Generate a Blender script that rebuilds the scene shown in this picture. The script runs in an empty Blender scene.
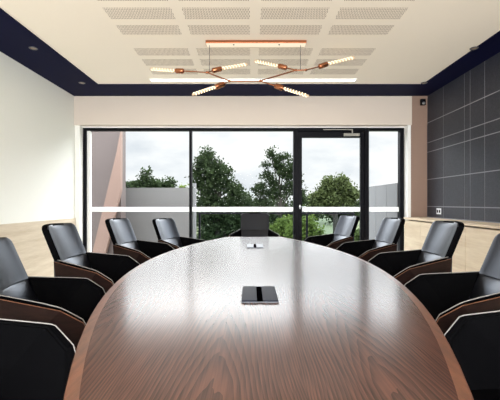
import bpy, bmesh, math, random
from mathutils import Vector, Matrix
random.seed(7)
sc = bpy.context.scene
col = sc.collection
R = math.radians
F, VX, VY, EYE = 370.0, 251.0, 203.0, 1.14      # focal length in px of the 500x400 frame, vanishing point, eye height

def at(px, py, d):                               # pixel + distance -> point in the room
    return Vector(((px - VX) * d / F, d, EYE + (VY - py) * d / F))

# ------------------------------------------------------------------ materials
def lin(c):
    return tuple((v / 255 / 12.92) if v / 255 <= .04045 else ((v / 255 + .055) / 1.055) ** 2.4 for v in c)

class N:
    """tiny node-tree helper"""
    def __init__(s, name):
        s.m = bpy.data.materials.new(name); s.m.use_nodes = True
        s.t = s.m.node_tree; s.t.nodes.clear()
        s.out = s.t.nodes.new('ShaderNodeOutputMaterial')
    def n(s, kind, **kw):
        o = s.t.nodes.new('ShaderNode' + kind)
        for k, v in kw.items(): setattr(o, k, v)
        return o
    def put(s, v, sock):
        if hasattr(v, 'is_output'): s.t.links.new(v, sock)
        else: sock.default_value = v
    def math(s, op, a, b=0.0, c=None):
        o = s.n('Math', operation=op); s.put(a, o.inputs[0]); s.put(b, o.inputs[1])
        if c is not None: s.put(c, o.inputs[2])
        return o.outputs[0]
    def mix(s, f, a, b):
        o = s.n('Mix', data_type='RGBA'); s.put(f, o.inputs[0])
        s.put(a if hasattr(a, 'is_output') else (*a, 1), o.inputs[6]); s.put(b if hasattr(b, 'is_output') else (*b, 1), o.inputs[7])
        return o.outputs[2]
    def noise(s, vec, scale, detail=4, rough=.55):
        o = s.n('TexNoise'); s.put(vec, o.inputs['Vector']); o.inputs['Scale'].default_value = scale
        o.inputs['Detail'].default_value = detail; o.inputs['Roughness'].default_value = rough
        return o.outputs['Fac']
    def obj(s): return s.n('TexCoord').outputs['Object']
    def scale(s, vec, v):
        o = s.n('Mapping'); s.put(vec, o.inputs['Vector']); o.inputs['Scale'].default_value = v; return o.outputs[0]
    def xyz(s, vec):
        o = s.n('SeparateXYZ'); s.put(vec, o.inputs[0]); return o.outputs
    def ramp(s, f, a, b):
        o = s.n('MapRange'); s.put(f, o.inputs[0]); o.inputs[1].default_value = a; o.inputs[2].default_value = b; return o.outputs[0]
    def bsdf(s, color, rough=.5, metal=0., spec=.5, coat=0., coat_rough=.1, bump=None, bump_d=.002, sheen=0., coat_ior=1.5, tint=None):
        b = s.n('BsdfPrincipled')
        s.put(color if hasattr(color, 'is_output') else (*color, 1), b.inputs['Base Color'])
        s.put(rough, b.inputs['Roughness']); b.inputs['Metallic'].default_value = metal
        b.inputs['Specular IOR Level'].default_value = spec
        b.inputs['Coat Weight'].default_value = coat; b.inputs['Coat Roughness'].default_value = coat_rough
        b.inputs['Coat IOR'].default_value = coat_ior
        b.inputs['Sheen Weight'].default_value = sheen
        if tint: b.inputs['Specular Tint'].default_value = (*tint, 1)
        if bump is not None:
            k = s.n('Bump'); k.inputs['Distance'].default_value = bump_d; k.inputs['Strength'].default_value = .6
            s.put(bump, k.inputs['Height']); s.t.links.new(k.outputs[0], b.inputs['Normal'])
        s.t.links.new(b.outputs[0], s.out.inputs[0]); s.b = b
        return s.m

def simple(name, rgb, rough=.5, metal=0., var=.06, vs=30, bump=0., **kw):
    k = N(name); c = lin(rgb); v = k.noise(k.obj(), vs)
    colr = k.mix(v, tuple(x * (1 - var) for x in c), tuple(min(1, x * (1 + var)) for x in c))
    return k.bsdf(colr, rough, metal, bump=v if bump else None, bump_d=bump or .001, **kw)

def emitter(name, rgb, strength):
    k = N(name); e = k.n('Emission'); e.inputs[0].default_value = (*lin(rgb), 1); e.inputs[1].default_value = strength
    k.t.links.new(e.outputs[0], k.out.inputs[0]); return k.m

def glass(name, tint, refl=.06, rough=0.):
    k = N(name); t = k.n('BsdfTransparent'); t.inputs[0].default_value = (*tint, 1)
    g = k.n('BsdfGlossy'); g.inputs['Roughness'].default_value = rough
    fr = k.n('LayerWeight'); fr.inputs[0].default_value = .25
    f = k.math('ADD', k.math('MULTIPLY', k.math('POWER', fr.outputs['Facing'], 4.), .35), refl * .005)
    m = k.n('MixShader'); k.t.links.new(f, m.inputs[0]); k.t.links.new(t.outputs[0], m.inputs[1]); k.t.links.new(g.outputs[0], m.inputs[2])
    k.t.links.new(m.outputs[0], k.out.inputs[0]); return k.m

def timber(name, c1, c2, stretch, freq, rough=.45, axis=None, dist=1.0, **kw):
    k = N(name); v = k.scale(k.obj(), stretch)
    n1 = k.noise(v, freq, 6, .6); n2 = k.noise(k.scale(k.obj(), tuple(s * 3 for s in stretch)), freq * 2.2, 3)
    f = k.ramp(k.math('ADD', k.math('MULTIPLY', n1, .7), k.math('MULTIPLY', n2, .3)), .34, .66)
    return k.bsdf(k.mix(f, lin(c1), lin(c2)), rough, bump=n2, bump_d=.0006, **kw)

def walnut_top():
    k = N('walnut_flame_veneer'); x, y, z = k.xyz(k.obj())
    leaf = .40
    px = k.math('PINGPONG', k.math('ADD', x, .12), leaf / 2 * 1.0)
    leafid = k.math('FLOOR', k.math('DIVIDE', k.math('ADD', x, .12), leaf))
    cv = k.n('CombineXYZ'); k.put(k.math('MULTIPLY', px, 4.2), cv.inputs[0]); k.put(k.math('MULTIPLY', y, .8), cv.inputs[1]); k.put(k.math('MULTIPLY', leafid, .12), cv.inputs[2])
    w1 = k.noise(cv.outputs[0], 1.0, 2, .45)
    w2 = k.noise(cv.outputs[0], 5.0, 2, .5)
    # cathedral: distance from the axis of the log, stretched along the grain
    ph = k.math('ADD', k.math('MULTIPLY', y, 4.), k.math('MULTIPLY', k.math('MULTIPLY', px, px), 420.))
    ph = k.math('ADD', ph, k.math('ADD', k.math('MULTIPLY', w1, 10.), k.math('MULTIPLY', w2, 1.2)))
    ring = k.math('FRACT', ph)
    ring = k.math('POWER', ring, 1.3)
    cv2 = k.n('CombineXYZ'); k.put(k.math('MULTIPLY', x, 190.), cv2.inputs[0]); k.put(k.math('MULTIPLY', y, 5.), cv2.inputs[1])
    pores = k.noise(cv2.outputs[0], 1.0, 2, .5)
    f = k.math('ADD', k.math('MULTIPLY', ring, .50), k.math('MULTIPLY', k.ramp(pores, .3, .7), .42))
    f = k.math('ADD', f, k.math('MULTIPLY', k.math('SUBTRACT', w1, .5), .9))
    c = k.mix(k.ramp(f, .05, .95), lin(WAL_L), lin(WAL_D))
    return k.bsdf(c, .45, spec=.08, coat=1.0, coat_rough=.19, coat_ior=1.37)

WAL_L, WAL_D = (84, 53, 43), (5, 2, 3)
M = {}
M['wall_white'] = simple('white_paint', (236, 236, 228), .7, var=.01)
M['beam'] = simple('warm_white_paint', (208, 196, 183), .7, var=.01)
M['taupe'] = simple('shaded_beige_paint', (142, 117, 102), .5, var=.02)  # beige wall colour darkened to paint in the pilaster's shade
M['ceiling'] = simple('ceiling_paint', (249, 238, 220), .8, var=.01)
M['navy'] = simple('navy_paint', (6, 9, 44), .7, var=.04, spec=.1)
M['carpet'] = simple('grey_carpet', (156, 152, 146), .95, var=.35, vs=260, bump=.003)
M['oak'] = timber('pale_oak_veneer', (214, 200, 178), (186, 168, 142), (1, .22, 3.2), 5.0, .45)
M['oak_door'] = timber('limed_oak_veneer', (226, 210, 184), (200, 178, 150), (1, .22, 3.2), 5.0, .45)
M['walnut'] = walnut_top()
M['walnut_edge'] = timber('walnut_edge_banding', (114, 72, 50), (70, 43, 30), (4, .5, 1), 12, .4, coat=.6, coat_rough=.16)
M['walnut_shell'] = timber('walnut_shell_veneer', (34, 20, 17), (18, 11, 10), (2.5, .5, 5), 8, .5, spec=.08)
M['ply_edge'] = timber('raw_plywood_edge', (112, 72, 48), (90, 54, 34), (3, 3, 30), 8, .5)
M['leather'] = simple('black_leather', (2, 2, 5), .3, var=.15, vs=140, spec=.68, tint=(.74, .82, 1))  # blue specular tint imitates cool window light in the sheen
M['leather_dull'] = simple('black_leather_no_sheen', (3, 3, 4), .7, var=.2, vs=220, bump=.0006, spec=.02)  # leather with its sheen taken out so arms and sides look shaded
M['piping'] = simple('cream_piping', (118, 115, 112), .5, var=.03)
M['steel'] = simple('brushed_steel', (176, 178, 180), .3, 1., var=.03)
M['dark_steel'] = simple('satin_dark_steel', (96, 98, 102), .4, .8, var=.03)
M['slot_black'] = simple('matt_black_slot', (2, 2, 3), .9, spec=0.)
M['frame'] = simple('dark_navy_aluminium', (5, 5, 12), .5, var=.05, spec=.12)
M['frame_white'] = simple('white_powder_coat', (236, 236, 232), .5, var=.01)
M['closer'] = simple('silver_powder_coat', (150, 148, 140), .4, .3, var=.02)
k = N('white_safety_film'); b_ = k.n('BsdfDiffuse'); b_.inputs[0].default_value = (.92, .92, .91, 1); t_ = k.n('BsdfTranslucent'); t_.inputs[0].default_value = (.92, .92, .91, 1)
m_ = k.n('MixShader'); m_.inputs[0].default_value = .5; k.t.links.new(b_.outputs[0], m_.inputs[1]); k.t.links.new(t_.outputs[0], m_.inputs[2]); k.t.links.new(m_.outputs[0], k.out.inputs[0]); M['band'] = k.m
M['glass'] = glass('window_glass', (.97, .98, .98))
M['balustrade_glass'] = glass('grey_balustrade_glass', (.78, .83, .84))
M['bulb_glass'] = glass('bulb_glass', (1, .97, .92), refl=.2)
M['copper'] = simple('polished_copper', (172, 112, 80), .25, 1., var=.03)
M['canopy_sheen'] = emitter('canopy_reflection_glow', (255, 236, 208), .8)  # reflection on the copper underside, painted as a glow
M['cable'] = simple('dark_cable', (70, 60, 58), .6)
M['black'] = simple('black_plastic', (8, 8, 10), .5, var=.05, spec=.1)
M['black_gloss'] = simple('dark_anodised_lid', (16, 19, 34), .45, var=.04, spec=.08)
M['reflection_lid'] = simple('lid_reflection_grey', (74, 80, 90), .4, .2, var=.03)  # reflection on the far lids painted in as grey
M['white_plastic'] = simple('white_plastic', (232, 234, 238), .4, var=.01)
M['concrete'] = simple('grey_render', (90, 88, 87), .8, var=.08, vs=2.2)
M['concrete_pale'] = simple('pale_grey_render', (92, 92, 93), .8, var=.05, vs=3)
M['cladding'] = simple('brown_fibre_cement', (70, 60, 57), .7, var=.1, vs=3)
M['stripe'] = simple('tan_diagonal', (104, 83, 73), .7, var=.06, vs=4)
M['paving'] = simple('balcony_paving', (110, 108, 104), .8, var=.08, vs=6)
M['lawn'] = simple('sunlit_lawn', (46, 54, 18), .95, var=.25, vs=.6)
M['bark'] = simple('brown_bark', (34, 30, 25), .9, var=.2, vs=8)
M['led'] = emitter('led_diffuser', (255, 246, 232), 5.0)
M['down_led'] = simple('downlight_lens', (140, 120, 96), .3, var=.02)
M['filament'] = emitter('glowing_filament', (255, 236, 206), 2.2)
M['tube_core'] = emitter('frosted_lamp_core', (255, 226, 186), .75)

def tile_mat():
    k = N('dark_blue_grey_tile'); o = k.obj()
    n1 = k.noise(o, 55, 3, .75); n2 = k.noise(o, 2.0, 3)
    f = k.math('ADD', k.math('MULTIPLY', k.ramp(n1, .35, .7), .6), k.math('MULTIPLY', n2, .4))
    return k.bsdf(k.mix(f, lin((20, 22, 31)), lin((55, 57, 68))), .5, bump=n1, bump_d=.0008)
M['tile'] = tile_mat()
M['grout'] = simple('pale_grout', (140, 140, 146), .8, var=.03)

def perforated():
    """slotted acoustic plasterboard: dark slots in staggered rows"""
    k = N('slotted_plasterboard'); x, y, z = k.xyz(k.obj())
    row = k.math('DIVIDE', y, .0385); fr = k.math('FRACT', row)
    off = k.math('MULTIPLY', k.math('MODULO', k.math('FLOOR', row), 2.), .5)
    fx = k.math('FRACT', k.math('ADD', k.math('DIVIDE', x, .0145), off))
    a = k.math('LESS_THAN', k.math('ABSOLUTE', k.math('SUBTRACT', fx, .5)), .20)
    b = k.math('LESS_THAN', k.math('ABSOLUTE', k.math('SUBTRACT', fr, .5)), .42)
    return k.bsdf(k.mix(k.math('MULTIPLY', a, b), lin((249, 238, 220)), lin((146, 124, 100))), .8)
M['perforated'] = perforated()

def leaf_mat(name, dark, light):
    k = N(name); n = k.noise(k.obj(), 2.6, 3)
    b = k.bsdf(k.mix(k.ramp(n, .3, .7), lin(dark), lin(light)), .7, spec=.08)
    tr = k.n('BsdfTranslucent'); tr.inputs[0].default_value = (*lin(light), 1)
    m = k.n('MixShader'); m.inputs[0].default_value = .3
    k.t.links.new(k.b.outputs[0], m.inputs[1]); k.t.links.new(tr.outputs[0], m.inputs[2]); k.t.links.new(m.outputs[0], k.out.inputs[0])
    return b
M['leaf_dark'] = leaf_mat('dark_green_leaves', (15, 23, 14), (46, 58, 34))
M['leaf_mid'] = leaf_mat('mid_green_leaves', (22, 32, 17), (60, 74, 38))
M['leaf_haze'] = leaf_mat('hazed_green_leaves', (28, 36, 20), (70, 79, 46))  # greyed and lightened to put distance haze into the leaf colour
M['leaf_pale'] = leaf_mat('pale_green_leaves', (48, 62, 28), (92, 106, 50))

# ------------------------------------------------------------------ mesh helpers
def finish(name, bm, mat, parent=None, smooth=None, **props):
    bmesh.ops.recalc_face_normals(bm, faces=bm.faces)
    me = bpy.data.meshes.new(name); bm.to_mesh(me); bm.free()
    for m in (mat if isinstance(mat, (list, tuple)) else [mat]): me.materials.append(M[m])
    o = bpy.data.objects.new(name, me); col.objects.link(o)
    if smooth is not None:
        me.polygons.foreach_set('use_smooth', [True] * len(me.polygons)); me.set_sharp_from_angle(angle=R(smooth))
    if parent: o.parent = parent
    for k, v in props.items(): o[k] = v
    return o

def box(bm, x0, x1, y0, y1, z0, z1, bev=0., mi=0):
    vs = [bm.verts.new((x, y, z)) for z in (z0, z1) for y in (y0, y1) for x in (x0, x1)]
    fs = [bm.faces.new([vs[i] for i in q]) for q in ((0, 2, 3, 1), (4, 5, 7, 6), (0, 1, 5, 4), (2, 6, 7, 3), (0, 4, 6, 2), (1, 3, 7, 5))]
    for f in fs: f.material_index = mi
    if bev:
        bmesh.ops.bevel(bm, geom=list({e for f in fs for e in f.edges}), offset=bev, segments=2, affect='EDGES', profile=.5)
    return bm

def BM(): return bmesh.new()
def bx(*a, **k): return box(BM(), *a, **k)

def tube(bm, pts, r, seg=8, caps=True, mi=0):
    pts = [Vector(p) for p in pts]; rs = r if isinstance(r, (list, tuple)) else [r] * len(pts)
    rings = []; up = Vector((0, 0, 1))
    for i, p in enumerate(pts):
        d = (pts[min(i + 1, len(pts) - 1)] - pts[max(i - 1, 0)]).normalized()
        a = d.cross(up if abs(d.dot(up)) < .95 else Vector((1, 0, 0))).normalized(); b = d.cross(a)
        rings.append([bm.verts.new(p + (a * math.cos(t) + b * math.sin(t)) * rs[i]) for t in [2 * math.pi * j / seg for j in range(seg)]])
    for q, s in zip(rings, rings[1:]):
        for j in range(seg): bm.faces.new((q[j], q[(j + 1) % seg], s[(j + 1) % seg], s[j])).material_index = mi
    if caps:
        bm.faces.new(rings[0]); bm.faces.new(rings[-1][::-1])
    return bm

def prism(bm, pts, off, mi=0):
    """polygon extruded by a vector"""
    a = [bm.verts.new(p) for p in pts]; b = [bm.verts.new(Vector(p) + Vector(off)) for p in pts]; n = len(a)
    fs = [bm.faces.new(a), bm.faces.new(b[::-1])] + [bm.faces.new((a[i], b[i], b[(i + 1) % n], a[(i + 1) % n])) for i in range(n)]
    for f in fs: f.material_index = mi
    return bm

def empty(name, loc=(0, 0, 0), rz=0., **props):
    o = bpy.data.objects.new(name, None); col.objects.link(o); o.location = loc; o.rotation_euler.z = rz
    o.empty_display_size = .1
    for k, v in props.items(): o[k] = v
    return o

def copy_thing(o, parent=None):
    c = o.copy(); col.objects.link(c)
    if parent: c.parent = parent
    for ch in [q for q in bpy.data.objects if q.parent == o]: copy_thing(ch, c)
    return c

S = 'structure'
# ------------------------------------------------------------------ the room
LW, RW, BACK, REAR, TOP = -2.86, 2.85, 5.98, -2.3, 2.88
WIN = 6.16
finish('floor', bx(LW, RW, REAR, 6.3, -.12, 0), 'carpet', kind=S)
finish('wall_left', bx(LW - .2, LW, REAR, 6.32, -.12, 3.1), 'wall_white', kind=S)
# right wall: grout bed with separate dark tiles standing proud
bm = bx(RW, RW + .2, REAR, 6.32, -.12, 3.1, mi=1)
ys = [5.98, 5.48, 4.94, 4.81, 4.51, 4.0, 3.47, 3.34, 3.04, 2.54, 2.0, 1.87, 1.57, 1.0, .4, -.2, -.8, -1.5, REAR]
zs = [.915, 1.085, 1.518, 1.957, 2.11, 2.43, 2.88]
for y1, y0 in zip(ys, ys[1:]):
    for z0, z1 in zip(zs, zs[1:]): box(bm, RW - .003, RW, y0 + .006, y1 - .006, z0 + .006, z1 - .006)
finish('wall_right', bm, ['tile', 'grout'], kind=S)
# rear wall behind the photographer with an opening for the added window
bm = bx(LW, RW, REAR - .2, REAR, -.12, .1); box(bm, LW, RW, REAR - .2, REAR, 2.6, 3.1)
box(bm, LW, -2.4, REAR - .2, REAR, .1, 2.6); box(bm, 2.4, RW, REAR - .2, REAR, .1, 2.6)
finish('wall_rear', bm, 'wall_white', kind=S)
bm = bx(LW, RW, BACK, 6.3, 2.40, 3.1)
finish('wall_back', bm, 'beam', kind=S)
finish('trim_1', bx(2.586, RW - .004, BACK, 6.3, 0, 2.40), 'taupe', kind=S)
finish('trim_2', bx(2.60, RW - .004, BACK - .006, BACK, 2.40, TOP), 'taupe', kind=S)
finish('trim_3', bx(2.535, 2.585, BACK + .004, 6.28, 0, 2.40), 'frame_white', kind=S)
finish('trim_7', bx(LW, -2.781, BACK + .03, 6.26, .0, 2.40), 'wall_white', kind=S)
finish('trim_4', bx(-2.78, 2.535, 6.10, 6.24, 2.382, 2.40), 'frame_white', kind=S)
finish('trim_5', bx(LW, LW + .012, REAR, BACK + .03, 0, .895), 'oak', kind=S)

# ceiling: one board with slotted acoustic patches, navy border below it
bm = BM()
pc = [-1.02, -.315, .395, 1.10]; pw, pd = .305, .105
rows = []
for g in (3.40, 4.58, 2.22, 1.04, -.14): rows += [g - .32, g, g + .32]
xs = sorted({-2.27, 2.53} | {c - pw for c in pc} | {c + pw for c in pc}); yy = sorted({REAR, 5.43} | {r - pd for r in rows} | {r + pd for r in rows})
V = {(i, j): bm.verts.new((x, y, TOP)) for i, x in enumerate(xs) for j, y in enumerate(yy)}
for i in range(len(xs) - 1):
    for j in range(len(yy) - 1):
        f = bm.faces.new([V[q] for q in ((i, j), (i, j + 1), (i + 1, j + 1), (i + 1, j))])
        mx, my = (xs[i] + xs[i + 1]) / 2, (yy[j] + yy[j + 1]) / 2
        f.material_index = int(any(abs(mx - c) < pw for c in pc) and any(abs(my - r) < pd for r in rows))
box(bm, LW, RW, REAR, 6.0, TOP + .01, 3.1)
o = finish('ceiling', bm, ['ceiling', 'perforated'], kind=S)
bm = BM(); z0, z1 = TOP - .012, TOP + .05
box(bm, LW, -2.235, REAR, BACK, z0, z1); box(bm, 2.51, RW, REAR, BACK, z0, z1); box(bm, -2.235, 2.51, 5.41, BACK, z0, z1)
finish('trim_6', bm, 'navy', kind=S, label='navy blue ceiling border')

# ------------------------------------------------------------------ windows and door
def window(name, x0, x1, zt, lw, rw, white=False, y=WIN):
    w = empty(name, (0, y, 0), kind=S)
    bm = bx(x0, x0 + lw, -.04, .06, .02, zt, .003); box(bm, x1 - rw, x1, -.04, .06, .02, zt, .003)
    box(bm, x0 + lw, x1 - rw, -.04, .06, zt - .042, zt, .003); box(bm, x0 + lw, x1 - rw, -.04, .06, .02, .08, .003)
    finish('window_frame', bm, 'frame', w)
    g0 = x0 + lw
    if white:
        finish('window_reveal', bx(g0, g0 + .05, .0, .06, .08, zt - .042), 'frame_white', w, label='white inner jamb'); g0 += .05
    finish('window_pane', bx(g0, x1 - rw, .02, .028, .08, zt - .042), 'glass', w)
    finish('safety_strip', bx(g0, x1 - rw, .013, .018, .996, 1.073), 'band', w)
    return w
window('window_1', -2.78, -1.004, 2.382, .05, .02, True)
window('window_2', -1.003, .716, 2.382, .021, .012)
window('window_3', 1.941, 2.532, 2.382, .012, .066)
d = empty('door_1', (0, WIN, 0), kind=S)
bm = bx(.718, .775, -.05, .06, .02, 2.382, .003); box(bm, 1.885, 1.94, -.05, .06, .02, 2.382, .003); box(bm, .775, 1.885, -.05, .06, 2.33, 2.382, .003)
finish('door_frame', bm, 'frame', d)
bm = bx(.778, .845, -.03, .03, .03, 2.327, .003); box(bm, 1.815, 1.882, -.03, .03, .03, 2.327, .003)
box(bm, .845, 1.815, -.03, .03, 2.225, 2.327, .003); box(bm, .845, 1.815, -.03, .03, .03, .22, .003)
leaf = finish('door_leaf', bm, 'frame', d)
finish('door_pane', bx(.845, 1.815, 0, .008, .22, 2.225), 'glass', d)
finish('safety_strip', bx(.845, 1.815, -.008, -.003, .996, 1.073), 'band', d)
bm = BM(); tube(bm, [(.812, -.03, 1.075), (.812, -.075, 1.075)], .01); tube(bm, [(.805, -.075, 1.075), (.905, -.075, 1.075)], .008)
box(bm, .80, .824, -.036, -.03, 1.04, 1.11, .002)
finish('door_handle', bm, 'steel', leaf, smooth=40)
cl = finish('door_closer', bx(1.53, 1.79, -.085, -.03, 2.242, 2.288, .006), 'closer', leaf)
bm = bx(1.19, 1.68, -.07, -.055, 2.343, 2.357, .003); box(bm, 1.66, 1.68, -.066, -.058, 2.288, 2.343, .002)
finish('closer_arm', bm, 'closer', cl)
# unseen window, invented to admit light from behind the photographer
w = empty('added_rear_window', (0, REAR - .1, 0), kind=S)
bm = BM()
for x in (-2.4, -.83, .78, 2.35): box(bm, x, x + .05, -.04, .04, .1, 2.6)
box(bm, -2.4, 2.4, -.04, .04, 2.55, 2.6); box(bm, -2.4, 2.4, -.04, .04, .1, .15)
finish('window_frame', bm, 'frame', w)
finish('window_pane', bx(-2.35, 2.35, 0, .008, .15, 2.55), 'glass', w)

# ------------------------------------------------------------------ balcony and garden
finish('balcony_floor', bx(-4.6, 2.75, 6.32, 9.2, -.2, -.03), 'paving', kind=S)
p = lambda x, y, d: at(x, y, d)
TW = 8.9
finish('balcony_end_wall', bx((121 - VX) * TW / F - .6, (193 - VX) * TW / F, TW, TW + .15, -.2, EYE + 15.2 * TW / F), 'concrete', kind=S)
finish('balcony_end_post', bx((193.2 - VX) * TW / F, (195.6 - VX) * TW / F, TW - .02, TW + .12, -.2, EYE + 20 * TW / F), 'concrete_pale', kind=S)
bm = BM(); X = 2.53
box(bm, X, X + .15, 6.4, 8.1, -.2, 1.487)
for y in (6.92, 7.5): box(bm, X - .004, X, y - .006, y + .006, -.03, 1.487)
finish('balcony_side_wall', bm, 'concrete_pale', kind=S)
CD = 8.0
finish('facade_cladding', bx((84 - VX) * CD / F - 1.2, (121 - VX) * CD / F, CD, CD + .3, -.2, 3.6), 'cladding', kind=S)
bm = prism(BM(), [at(120.8, 128, CD - .12), at(120.8, 190, CD - .12), at(103, 262, CD - .12), at(90, 262, CD - .12), at(116.5, 152, CD - .12)], (0, .11, 0))
finish('facade_stripe', bm, 'stripe', kind=S)  # lighter diagonal prism in front of the cladding
# glass balustrade
b = empty('balcony_balustrade', (0, 9.0, -.03), label='glass balcony balustrade with thin dark posts and rail outside the windows', category='balustrade')
bm = bx(-1.3, 2.52, -.025, .025, .90, .935, .004)
finish('top_rail', bm, 'frame', b)
px_ = [-1.25, .0, 1.36, 2.48]
for x in px_: finish('post', bx(x - .025, x + .025, -.025, .025, 0, .90, .003), 'frame', b)
for x0, x1 in zip(px_, px_[1:]): finish('glass_panel', bx(x0 + .04, x1 - .04, -.005, .005, .06, .88), 'balustrade_glass', b)
finish('ground_lawn', bx(-90, 90, 9.4, 160, -3.4, -3.0), 'lawn', kind=S)

def tree(name, label, crown, n, leaf, mat, base, trunk_r=.16, branches=(), group=None):
    """crown: list of (centre, radii); leaves gather in clumps over each lobe"""
    o = empty(name, base, label=label, category='shrub' if 'shrub' in name else 'tree')
    if group: o['group'] = group
    B = Vector(base); bm = BM(); vol = [r[0] * r[2] for c, r in crown]; tot = sum(vol)
    for (c, r), v in zip(crown, vol):
        c = Vector(c) - B; k = int(n * v / tot); clumps = max(5, k // 22)
        for _ in range(clumps):
            while True:
                q = Vector((random.uniform(-1, 1), random.uniform(-1, 1), random.uniform(-1, 1)))
                if .25 < q.length < 1: break
            q = q * (.55 + .45 * random.random())
            cc = c + Vector((q.x * r[0], q.y * r[1], q.z * r[2])); cs = leaf * random.uniform(1.2, 2.6)
            for _ in range(22):
                e = cc + Vector((random.gauss(0, 1), random.gauss(0, 1), random.gauss(0, .7))) * cs * .5
                nrm = Vector((random.gauss(0, 1), random.gauss(0, 1), random.gauss(.6, 1))).normalized()
                a = nrm.orthogonal().normalized(); a = Matrix.Rotation(random.uniform(0, 6.28), 3, nrm) @ a; b2 = nrm.cross(a)
                s = leaf * random.uniform(.35, .75)
                bm.faces.new([bm.verts.new(e + v2) for v2 in (-a * s, b2 * s * .55, a * s, -b2 * s * .55)])
    finish('foliage', bm, mat, o)
    bm = BM(); topz = max(c[2] for c, r in crown); cx = sum(c[0] for c, r in crown) / len(crown); cy = sum(c[1] for c, r in crown) / len(crown)
    t = Vector((cx, cy, topz)) - B
    tube(bm, [(0, 0, 0), (t.x * .2, t.y * .2, t.z * .4), (t.x * .7, t.y * .7, t.z * .8), t], [trunk_r, trunk_r * .8, trunk_r * .5, trunk_r * .15], 7)
    for (c, r) in crown[1:]:
        q = Vector(c) - B; s = Vector((t.x * .3, t.y * .3, min(q.z * .65, t.z * .8)))
        tube(bm, [s, (s + q) / 2 + Vector((0, 0, -.1)), q], [trunk_r * .45, trunk_r * .3, trunk_r * .12], 5)
    finish('trunk', bm, 'bark', o, smooth=50)
    return o

def lobes(d, *L):      # (px, py, rx, rz) in pixels at distance d
    return [(tuple(at(x, y, d)), (rx * d / F, min(rx, rz) * d / F * .9, rz * d / F)) for x, y, rx, rz in L]
G = -3.0
def bx_at(px, d): return ((px - VX) * d / F, d, G)
tree('leafy_tree', 'dense dark green tree with tall pointed crown left of the far chair',
     lobes(22, (212, 182, 15, 26), (206, 160, 9, 13), (222, 176, 12, 17), (233, 194, 12, 16), (206, 205, 13, 22), (224, 214, 18, 20), (243, 203, 9, 11), (199, 175, 6, 22), (238, 222, 14, 18), (212, 236, 18, 16), (240, 240, 16, 14)),
     19000, .17, 'leaf_dark', bx_at(217, 22), .2)
tree('leafy_tree', 'open tall tree with thin bare trunk between far chair and glass door',
     lobes(23, (276, 160, 6, 5), (280, 171, 8, 5), (266, 166, 5, 4), (286, 177, 8, 5), (274, 184, 8, 5), (279, 166, 6, 6), (271, 153, 5, 6), (284, 157, 6, 5), (290, 168, 8, 9), (268, 176, 7, 6), (259, 190, 9, 9), (273, 193, 12, 8), (289, 188, 9, 9), (297, 178, 6, 12), (262, 205, 11, 10), (301, 196, 6, 10), (270, 222, 14, 13), (292, 216, 9, 12)),
     13000, .13, 'leaf_dark', bx_at(281, 23), .11)
tree('leafy_tree', 'broad round tree crown seen through the glass door',
     lobes(40, (335, 187, 10, 8), (326, 190, 8, 8), (344, 188, 8, 9), (318, 197, 8, 8), (352, 195, 7, 9), (335, 199, 20, 10), (311, 203, 7, 7), (329, 181, 6, 5), (341, 180, 6, 4)),
     9000, .30, 'leaf_haze', bx_at(336, 40), .35)
tree('leafy_tree', 'spiky-topped dark tree rising above the grey balcony wall',
     lobes(30, (146, 182, 7, 9), (146, 174, 3, 5), (152, 185, 7, 7), (138, 187, 8, 6), (146, 196, 14, 12)), 3600, .22, 'leaf_dark', bx_at(146, 30), .2)
tree('leafy_tree', 'low dark tree beside the brown cladding above the grey wall',
     lobes(33, (124, 188, 8, 7), (132, 186, 6, 5), (126, 198, 12, 10)), 2400, .24, 'leaf_dark', bx_at(126, 33), .2)
tree('leafy_tree', 'low dark tree right of the spiky one above the grey wall',
     lobes(33, (161, 187, 8, 6), (170, 184, 5, 6), (166, 198, 12, 10)), 2400, .24, 'leaf_dark', bx_at(165, 33), .2)
tree('leafy_shrub', 'small yellow-green bush top over the right end of the grey wall',
     lobes(36, (184, 189, 6, 4), (184, 198, 7, 8)), 900, .22, 'leaf_pale', bx_at(184, 36), .12)
tree('leafy_shrub', 'pale green shrub behind the door beside the left door jamb',
     lobes(17, (309, 226, 9, 12), (302, 233, 8, 10), (317, 236, 8, 9), (293, 232, 7, 9)), 3600, .12, 'leaf_pale', bx_at(308, 17), .08)
tree('leafy_shrub', 'mid green shrub right of the far chair behind the glass',
     lobes(19, (283, 225, 9, 8), (275, 232, 9, 8), (290, 222, 6, 8)), 2600, .13, 'leaf_pale', bx_at(282, 19), .08)
far = [('leftmost distant tree behind the dark pointed tree', 205, 214, 30, 16, 62), ('distant tree behind the far chair', 250, 210, 30, 20, 75), ('distant tree behind the open tall tree', 284, 210, 24, 19, 95),
       ('distant tree seen left in the door glass behind pale shrub', 308, 209, 13, 15, 78), ('distant dark tree below the round crown', 342, 209, 19, 15, 70), ('rightmost distant tree behind the grey side wall', 372, 209, 16, 16, 90)]
for lb, x, y, rx, rz, dd in far:
    tree('leafy_tree', lb, lobes(dd, (x, y, rx * .6, rz), (x - rx * .55, y + 2, rx * .5, rz * .8), (x + rx * .55, y + 1, rx * .5, rz * .85)), 3200, dd * .0075, 'leaf_dark', bx_at(x, dd), .4, group='distant tree line')
shr = [('low dark shrub below the pointed tree at the left end of the lawn', 206, 244, 15, 15, 26), ('low dark shrub directly behind the far chair', 240, 240, 20, 14, 29), ('low dark shrub between far chair and door jamb', 283, 240, 16, 13, 36), ('low shrub at the right edge of the door glass', 352, 238, 14, 11, 31)]
for lb, x, y, rx, rz, dd in shr:
    tree('leafy_shrub', lb, lobes(dd, (x, y, rx * .6, rz), (x - rx * .55, y + 2, rx * .5, rz * .8), (x + rx * .55, y + 1, rx * .5, rz * .85)), 2600, .22, 'leaf_mid', bx_at(x, dd), .1, group='shrubs below the trees')

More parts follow.
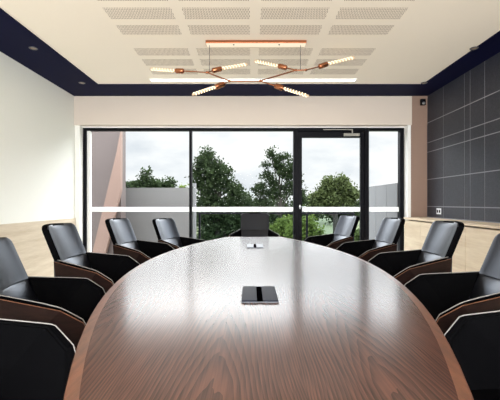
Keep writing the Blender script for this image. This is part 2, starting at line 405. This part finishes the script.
# ------------------------------------------------------------------ conference table
TX, TC, HL, HB, SAG = .0326 + .0036, 2.442, 1.94, .76, 1.0
def half(s):   # half width at distance s (from centre, -1..1)
    return HB - .45 * s * s
t = empty('conference_table', (TX, TC, 0), label='long walnut boardroom table with curved sides and glossy flame-grain top', category='table')
def outline(inset, n=28):
    L = HL - inset; pts = []
    for i in range(n + 1):
        s = -1 + 2 * i / n; pts.append((half(s * L / HL) - inset, s * L))
    left = [(-x, y) for x, y in reversed(pts)]
    return pts + left
def ring(bm, a, b, z): 
    n = len(a); A = [bm.verts.new((*q, z)) for q in a]; B = [bm.verts.new((*q, z)) for q in b]
    for i in range(n): bm.faces.new((A[i], A[(i + 1) % n], B[(i + 1) % n], B[i]))
Z = .74; BAND = .032
bm = BM(); o1 = outline(BAND)
prism(bm, [(x, y, Z) for x, y in o1], (0, 0, -.036))
finish('tabletop', bm, 'walnut', t)
bm = BM(); a, b2, c, d2 = outline(0), outline(BAND), outline(.004), outline(.05)
n = len(a)
lv = [[bm.verts.new((x, y, z)) for x, y in o_] for o_, z in ((b2, Z), (c, Z), (a, Z - .004), (a, Z - .026), (d2, Z - .04), (b2, Z - .037))]
for q, s_ in zip(lv, lv[1:] + lv[:1]):
    for i in range(n): bm.faces.new((q[i], q[(i + 1) % n], s_[(i + 1) % n], s_[i]))
finish('edge_band', bm, 'walnut_edge', t, label='lighter walnut edge band')
for y in (-.95, .95):
    bm = bx(-.26, .26, y - .3, y + .3, .02, Z - .037, .006); box(bm, -.30, .30, y - .34, y + .34, 0, .02, .004)
    finish('pedestal', bm, 'walnut_shell', t)

def power_module(y, mats, label):
    m = empty('power_module', (TX, y, Z + .0005), label=label, category='power module', group='power modules in the table')
    hw, hd = .076, .13
    bm = bx(-hw, hw, -hd, hd, 0, .004, .0015)
    finish('trim_frame', bm, 'dark_steel', m)
    for s in (-1, 1): finish('lid', bx(*sorted((s * .012, s * (hw - .002))), -hd + .002, hd - .002, .0042, .009, .001), mats, m)
    finish('cable_slot', bx(-.0125, .0125, -hd + .003, hd - .003, .0042, .0075), 'slot_black', m)
power_module(1.61, 'black_gloss', 'dark rectangular power module in the near half of the table')
power_module(3.405, 'reflection_lid', 'power module with reflection-grey lids near the far end of the table')

# ------------------------------------------------------------------ chairs
CHAIR_GROUP = 'boardroom chairs around the table'
def make_chair():
    root = empty('boardroom_chair', label='', category='chair', group=CHAIR_GROUP)
    # backrest: upholstered slab leaning back, rounded top corners
    bm = BM(); nu, nv = 14, 14; zb, zt, CURVE = .744, .979, .034; yb, yt = .006, -.088; r = .045; T = .042
    def pt(u, v, back):
        z = zb + (zt - zb) * v; w = .204
        dtop = zt - z
        if dtop < r: w = w - r + math.sqrt(max(0, r * r - (r - dtop) ** 2))
        elif v < .06: w -= .006 * (1 - v / .06)
        y = yb + (yt - yb) * v; e = min(1, (1 - abs(u)) * 14); e2 = min(1, min(v * 2.5 + .15, 1 - v) * 9)
        k = (math.sqrt(1 - (1 - e) ** 2)) * (math.sqrt(1 - (1 - e2) ** 2))
        puff = .012 * k - CURVE * (1 - u * u)
        zz = z + .004 * (1 - u * u) * v
        return (u * w, (y - T - .008 - CURVE * (1 - u * u)) if back else (y - .012 + puff), zz)
    us = [math.sin(math.pi / 2 * (-1 + 2 * i / nu)) for i in range(nu + 1)]; vs = [.5 - .5 * math.cos(math.pi * j / nv) for j in range(nv + 1)]
    g = [[[bm.verts.new(pt(u, v, bk)) for v in vs] for u in us] for bk in (0, 1)]
    fset = {v_ for c_ in g[0] for v_ in c_}
    for i in range(nu):
        for j in range(nv):
            bm.faces.new((g[0][i][j], g[0][i + 1][j], g[0][i + 1][j + 1], g[0][i][j + 1])); bm.faces.new((g[1][i][j], g[1][i][j + 1], g[1][i + 1][j + 1], g[1][i + 1][j]))
    for i in range(nu):
        for j in (0, nv): bm.faces.new((g[0][i][j], g[0][i + 1][j], g[1][i + 1][j], g[1][i][j]))
    for j in range(nv):
        for i in (0, nu): bm.faces.new((g[0][i][j], g[0][i][j + 1], g[1][i][j + 1], g[1][i][j]))
    bm.normal_update()
    for f in bm.faces:
        c_ = f.calc_center_median(); w_lim = .19
        front = all(v_ in fset for v_ in f.verts) and abs(c_.x) < .196 and c_.z < .975
        f.material_index = 0 if front else 1  # sides and rear take the sheenless leather to stay dark
    finish('backrest', bm, ['leather', 'leather_dull'], root, smooth=50)
    # lower back pad below the crease
    bm = BM(); prof = [(-.05, .765), (-.024, .765), (-.002, .738), (.008, .724), (.03, .68), (.075, .57), (.12, .465), (.08, .44), (-.05, .5)]
    us = [-1 + i / 5 for i in range(11)]
    gr = [[bm.verts.new((u * (.199 - .012 * (k_ > 5)), y - (.034 * (1 - u * u) if k_ < 5 else .012 * (1 - u * u)), z)) for k_, (y, z) in enumerate(prof)] for u in us]
    n_ = len(prof)
    for a_, b_ in zip(gr, gr[1:]):
        for k_ in range(n_): bm.faces.new((a_[k_], a_[(k_ + 1) % n_], b_[(k_ + 1) % n_], b_[k_]))
    bm.faces.new(gr[0]); bm.faces.new(gr[-1][::-1])
    finish('lumbar_pad', bm, 'leather', root, smooth=50)
    # seat cushion
    bm = prism(BM(), [(-.19, .03, .40), (.19, .03, .40), (.275, .455, .40), (-.275, .455, .40)], (0, 0, .065))
    bmesh.ops.bevel(bm, geom=list(bm.edges), offset=.016, segments=3, affect='EDGES')
    finish('seat', bm, 'leather_dull', root, smooth=50)
    # walnut tub shell
    A, B, C, D, E, Fp = (.214, -.035, .742), (.335, .287, .69), (.322, .378, .627), (.296, .47, .44), (.185, .0, .385), (.277, .45, .385)
    mir = lambda q: (-q[0], q[1], q[2])
    bm = BM(); v = {k: bm.verts.new(q) for k, q in dict(A=A, B=B, C=C, D=D, E=E, F=Fp, a=mir(A), b=mir(B), c=mir(C), d=mir(D), e=mir(E), f=mir(Fp)).items()}
    for fs in ('ABE', 'BCE', 'CFE', 'CDF', 'abe', 'bce', 'cfe', 'cdf', 'AEea', 'EFfe'): bm.faces.new([v[k] for k in fs])
    bmesh.ops.recalc_face_normals(bm, faces=bm.faces)
    # thickness, with the cut edge in a lighter ply colour
    res = bmesh.ops.solidify(bm, geom=list(bm.faces), thickness=-.006)
    edge = [e_ for e_ in bm.edges]
    sh = finish('shell', bm, ['walnut_shell', 'ply_edge'], root)
    me = sh.data
    for pl in me.polygons:          # rim faces are the thin ones
        if len(pl.vertices) == 4:
            L = sorted((me.vertices[pl.vertices[i]].co - me.vertices[pl.vertices[(i + 1) % 4]].co).length for i in range(4))
            if L[1] < .022: pl.material_index = 1
    # upholstered arms inside the shell (faceted) with cream piping
    for s in (1, -1):
        q = lambda x, y, z: (s * x, y, z)
        bm = BM()
        o_ = [q(.205, -.012, .75), q(.328, .284, .70), q(.316, .374, .637), q(.289, .462, .452), q(.262, .44, .41), q(.19, .03, .42)]
        i_ = [q(.193, .004, .748), q(.303, .272, .699), q(.293, .362, .632), q(.270, .452, .447), q(.225, .42, .44), q(.165, .115, .455)]
        O = [bm.verts.new(x) for x in o_]; I = [bm.verts.new(x) for x in i_]
        for k in range(6): bm.faces.new((O[k], O[(k + 1) % 6], I[(k + 1) % 6], I[k]))
        for tri in ((0, 1, 5), (1, 2, 4, 5), (2, 3, 4)):
            try: bm.faces.new([I[k] for k in tri]); bm.faces.new([O[k] for k in tri])
            except ValueError: pass
        bmesh.ops.bevel(bm, geom=[e_ for e_ in bm.edges if e_.verts[0] in I[:4] and e_.verts[1] in I[:4]], offset=.006, segments=2, affect='EDGES')
        arm = finish('arm_pad', bm, 'leather_dull', root)
        pts = [Vector(q(.206, -.02, .752)), Vector(q(.292, .20, .718)), Vector(q(.323, .27, .705)), Vector(q(.3285, .288, .699)), Vector(q(.325, .31, .685)), Vector(q(.317, .374, .64)), Vector(q(.290, .463, .455))]
        finish('piping', tube(BM(), pts, .0022, 6), 'piping', arm, smooth=60, label='cream piping')
    # swivel column and four-star base
    bm = tube(BM(), [(0, .24, .05), (0, .24, .385)], [.03, .028], 14)
    finish('column', bm, 'steel', root, smooth=40)
    bm = tube(BM(), [(0, .24, .05), (0, .24, .085)], [.05, .035], 14)
    for k in range(4):
        a_ = R(45 + 90 * k); dx, dy = math.cos(a_), math.sin(a_)
        tube(bm, [(0, .24, .062), (dx * .15, .24 + dy * .15, .048), (dx * .3, .24 + dy * .3, .022)], [.02, .018, .012], 8)
        tube(bm, [(dx * .29, .24 + dy * .29, 0), (dx * .29, .24 + dy * .29, .02)], .022, 10)
    finish('swivel_base', bm, 'steel', root, smooth=40)
    return root
CH = [  # x, y, facing, seat height trim, label
    (-1.071, 1.099, -103.7, -.006, 'nearest chair on the left, only its black arm in view at bottom left'),
    (-1.200, 1.885, -75.7, -.025, 'left-hand chair cut by the left photo edge, second from the viewer'),
    (-1.266, 2.658, -88.6, .010, 'left-hand chair third from the viewer, whole back seen against pale oak panelling'),
    (-1.221, 3.67, -98.2, .004, 'left-hand chair in front of the brown cladding strut, fourth from the viewer'),
    (-.955, 4.43, -110.3, -.028, 'farthest left-hand chair, in front of the grey balcony wall'),
    (1.213, 1.264, 107.2, -.018, 'nearest chair on the right, only its black arm in view at bottom right'),
    (1.277, 1.93, 80.5, -.006, 'right-hand chair cut by the right photo edge, second from the viewer'),
    (1.321, 2.70, 86.8, .025, 'right-hand chair third from the viewer, whole back seen against the credenza'),
    (1.314, 3.685, 94.3, .009, 'right-hand chair in front of the narrow pane beside the door'),
    (1.085, 4.45, 104.3, .007, 'farthest right-hand chair, in front of the glass door'),
    (.053, 5.214, 178.3, .017, 'black chair facing the viewer at the far head of the table')]
proto = make_chair()
for i, (x, y, a, dz, lb) in enumerate(CH):
    o = proto if i == 0 else copy_thing(proto)
    o.location = (x, y, 0); o.rotation_euler.z = R(a); o['label'] = lb
    for ch in [q for q in bpy.data.objects if q.parent == o]:
        ch.location.z = 0 if ch.name.startswith('swivel') or ch.name.startswith('column') else dz

# ------------------------------------------------------------------ credenza along the right wall
CX, CT = 2.46, .91
c = empty('credenza', (CX, 0, 0), label='long pale oak credenza under the dark tiled wall', category='cabinet')
cy0, cy1 = -1.7, 5.94
finish('body', bx(.02, RW - CX - .02, cy0, cy1, .08, CT - .045), 'oak', c)
finish('plinth', bx(.06, RW - CX - .02, cy0, cy1, 0, .08), 'black', c)
finish('top', bx(-.008, RW - CX - .02, cy0, cy1 + .01, CT - .028, CT, .002), 'oak_door', c)
y = cy1
while y - .565 > cy0:
    finish('door', bx(0, .019, y - .565 + .003, y - .003, .09, CT - .05, .001), 'oak_door', c); y -= .565

# ------------------------------------------------------------------ small fittings
o = empty('power_outlet', (RW - .0035, 5.6, 1.015), label='white power outlet plate on the dark tiles above the credenza', category='power outlet')
finish('wall_plate', bx(-.008, 0, -.065, .065, -.045, .045, .002), 'white_plastic', o)
for s in (-1, 1): finish('socket_insert', bx(-.010, -.008, s * .032 - .018, s * .032 + .018, -.022, .022, .001), 'black', o)
o = empty('motion_detector', (2.76, 5.965, 2.76), label='small dark motion detector in the corner below the navy ceiling', category='motion detector')
bm = bx(-.04, .04, -.05, 0, -.05, .05, .012); finish('housing', bm, 'black', o)
bm = BM(); bmesh.ops.create_uvsphere(bm, u_segments=12, v_segments=8, radius=.026, matrix=Matrix.Translation((0, -.05, -.025))); finish('lens', bm, 'steel', o, smooth=60)

DL = [(-2.43, 5.32, 'downlight in the navy border at the far left corner'), (-2.43, 4.13, 'downlight in the navy border along the left wall'),
      (2.49, 5.32, 'downlight in the navy border at the far right corner'), (2.49, 4.13, 'downlight in the navy border along the right wall'),
      ]
for x, y, lb in DL:
    o = empty('ceiling_downlight', (x, y, TOP - .012), label='small recessed ' + lb, category='downlight', group='downlights in the navy ceiling border')
    bm = BM()
    prof = [(.032, -.001), (.034, -.006), (.043, -.006), (.046, 0)]; sg = 20
    rg = [[bm.verts.new((r_ * math.cos(6.2832 * k / sg), r_ * math.sin(6.2832 * k / sg), z_)) for k in range(sg)] for r_, z_ in prof]
    for a_, b_ in zip(rg, rg[1:]):
        for k in range(sg): bm.faces.new((a_[k], a_[(k + 1) % sg], b_[(k + 1) % sg], b_[k]))
    finish('bezel', bm, 'dark_steel', o, smooth=40)
    bm = BM(); bmesh.ops.create_circle(bm, cap_ends=True, radius=.033, segments=sg, matrix=Matrix.Translation((0, 0, -.0025))); finish('lens', bm, 'down_led', o)

def linear_light(y, label):
    o = empty('linear_ceiling_light', (.03, y, TOP), label=label, category='ceiling light', group='linear lights in the ceiling')
    bm = bx(-1.45, 1.45, -.052, -.042, -.014, 0); box(bm, -1.45, 1.45, .042, .052, -.014, 0); box(bm, -1.45, -1.438, -.042, .042, -.014, 0); box(bm, 1.438, 1.45, -.042, .042, -.014, 0)
    finish('housing', bm, 'frame_white', o)
    finish('diffuser', bx(-1.438, 1.438, -.042, .042, -.009, -.002), 'led', o)
linear_light(5.22, 'long white linear light at the far edge of the ceiling')

# ------------------------------------------------------------------ copper chandelier
base = Vector((.054, 4.0, 0))
ch = empty('chandelier', (.054, 4.0, TOP), label='branching copper chandelier with six glowing tube bulbs over the table', category='chandelier')
O_ = Vector((.054, 4.0, TOP)); L = lambda px, py, d: at(px, py, d) - O_
bm = bx(-.54, .54, -.05, .05, -.032, 0, .003); can = finish('canopy', bm, 'copper', ch)
finish('canopy_plate', bx(-.535, .535, -.046, .046, -.035, -.0325), 'canopy_sheen', can, label='cream underside, reflection painted as glow')
for x in (-.24, .25): finish('screw', tube(BM(), [(x, -.02, -.041), (x, -.02, -.035)], .008, 8), 'black', can)
nA, nB, nC, nD = L(207, 72.5, 4.0), L(229.5, 81, 3.9), L(260, 81, 3.9), L(296, 70.2, 4.0)
nD2 = L(306, 70, 4.0)
for n_, x in ((L(209.5, 72.3, 4.0), None), (L(300.5, 70, 4.0), None)):
    finish('suspension_cable', tube(BM(), [n_, (n_.x, n_.y, -.035)], .003, 6), 'cable', ch)
bm = BM()
for a_, b_ in ((nA, nB), (nB, nC), (nC, nD), (nD, nD2)): tube(bm, [a_, b_], .0075, 10)
socks = [(nA, L(183, 71, 4.1), L(176, 70.8, 4.12), L(150, 68.8, 4.2)), (nA, L(213, 70.6, 4.05), L(221, 68.8, 4.08), L(248, 64, 4.2)),
         (nB, L(223.5, 84, 3.82), L(216, 86.8, 3.78), L(191.5, 95, 3.55)), (nC, L(276, 86, 3.82), L(283, 88.2, 3.78), L(309.5, 96.3, 3.55)),
         (nD, L(286, 67.8, 4.05), L(279, 66, 4.08), L(254, 60.8, 4.2)), (nD2, L(319.5, 66.6, 4.08), L(327, 64, 4.1), L(355, 57.3, 4.2))]
for a_, b_, c_, d_ in socks: tube(bm, [a_, b_], .007, 10)
for n_ in (nA, nB, nC, nD, nD2): bmesh.ops.create_uvsphere(bm, u_segments=10, v_segments=8, radius=.015, matrix=Matrix.Translation(n_))
finish('arm_frame', bm, 'copper', ch, smooth=40)
for a_, b_, c_, d_ in socks:
    u_ = (c_ - b_).normalized()
    finish('lamp_socket', tube(BM(), [b_ - u_ * .012, b_ - u_ * .006, b_, c_ - u_ * .004, c_ + u_ * .004], [.010, .024, .028, .028, .024], 14), 'copper', ch, smooth=40)
    e_ = d_; ln = (e_ - c_).length
    gb = finish('bulb', tube(BM(), [c_, c_ + u_ * .012, e_ - (e_ - c_).normalized() * .02, e_ - (e_ - c_).normalized() * .006, e_], [.014, .021, .021, .016, .004], 14), 'bulb_glass', ch, smooth=60)
    w_ = (e_ - c_).normalized(); a1 = w_.orthogonal().normalized(); a2 = w_.cross(a1)
    pts = [c_ + w_ * (.02 + (ln - .045) * k / 72) + (a1 * math.cos(k * .7) + a2 * math.sin(k * .7)) * .0145 for k in range(73)]
    bm = tube(BM(), pts, .0034, 5); finish('filament', bm, 'filament', gb)
    finish('lamp_core', tube(BM(), [c_ + w_ * .01, c_ + w_ * (ln - .015)], .0105, 8), 'tube_core', gb, smooth=60)

# ------------------------------------------------------------------ light: sky, sun, lamps
w = bpy.data.worlds.new('sky'); sc.world = w; w.use_nodes = True; nt = w.node_tree; nt.nodes.clear()
k = N.__new__(N); k.t = nt; k.out = nt.nodes.new('ShaderNodeOutputWorld')
dirv = k.n('TexCoord').outputs['Generated']
x, y, z = k.xyz(dirv)
mp = k.scale(dirv, (1.0, 1.0, 2.6))
c1 = k.noise(mp, 3.6, 7, .55); c2 = k.noise(mp, 1.3, 3)
cl_ = k.ramp(k.math('ADD', k.math('MULTIPLY', c1, .7), k.math('MULTIPLY', c2, .3)), .40, .62)
skyc = k.mix(cl_, lin((194, 201, 209)), lin((242, 242, 241)))
glow = k.n('MapRange'); glow.interpolation_type = 'SMOOTHSTEP'; k.put(y, glow.inputs[0]); glow.inputs[1].default_value = .2; glow.inputs[2].default_value = -.8
glow.inputs[3].default_value = 1.0; glow.inputs[4].default_value = 1.3
zen = k.n('MapRange'); zen.interpolation_type = 'SMOOTHSTEP'; k.put(z, zen.inputs[0]); zen.inputs[1].default_value = .195; zen.inputs[2].default_value = .33
zen.inputs[3].default_value = 1.0; zen.inputs[4].default_value = 11.
bg = k.n('Background'); k.put(skyc, bg.inputs[0]); k.put(k.math('MULTIPLY', zen.outputs[0], glow.outputs[0]), bg.inputs[1])
nt.links.new(bg.outputs[0], k.out.inputs[0])

def light(name, kind, loc, rot, energy, color=(1, 1, 1), **kw):
    d = bpy.data.lights.new(name, kind); d.energy = energy; d.color = color
    for a_, v_ in kw.items(): setattr(d, a_, v_)
    o = bpy.data.objects.new(name, d); col.objects.link(o); o.location = loc; o.rotation_euler = rot
    return o
light('sun', 'SUN', (0, 0, 20), (R(42), 0, R(82)), 1.2, (1, .95, .86), angle=R(2))
light('rear_fill_light', 'AREA', (0, REAR + .02, 1.35), (R(90), 0, 0), 370, (.97, .98, 1), shape='RECTANGLE', size=4.7, size_y=2.4)  # added fill lamp that brightens the room from behind the camera
for loc, rx, sx, sy in (((-.12, WIN + .09, 1.2), R(-90), 5.2, 2.3),):
    o = light('window_portal', 'AREA', loc, (rx, 0, 0), 1, shape='RECTANGLE', size=sx, size_y=sy); o.data.cycles.is_portal = True

# ------------------------------------------------------------------ camera
cd = bpy.data.cameras.new('camera'); cam = bpy.data.objects.new('camera', cd); col.objects.link(cam)
cam.location = (0, 0, EYE); cam.rotation_euler = (R(90), 0, 0)
cd.sensor_fit = 'HORIZONTAL'; cd.sensor_width = 36; cd.lens = 36 * F / 500
cd.shift_x = -(VX - 250) / 500; cd.shift_y = (VY - 200) / 500
cd.clip_start = .05; cd.clip_end = 500
sc.camera = cam
sc.cycles.use_denoising = True
sc.view_settings.view_transform = 'Standard'; sc.view_settings.look = 'None'; sc.view_settings.gamma = 1; sc.view_settings.use_curve_mapping = False
sc.view_settings.exposure = 0.4
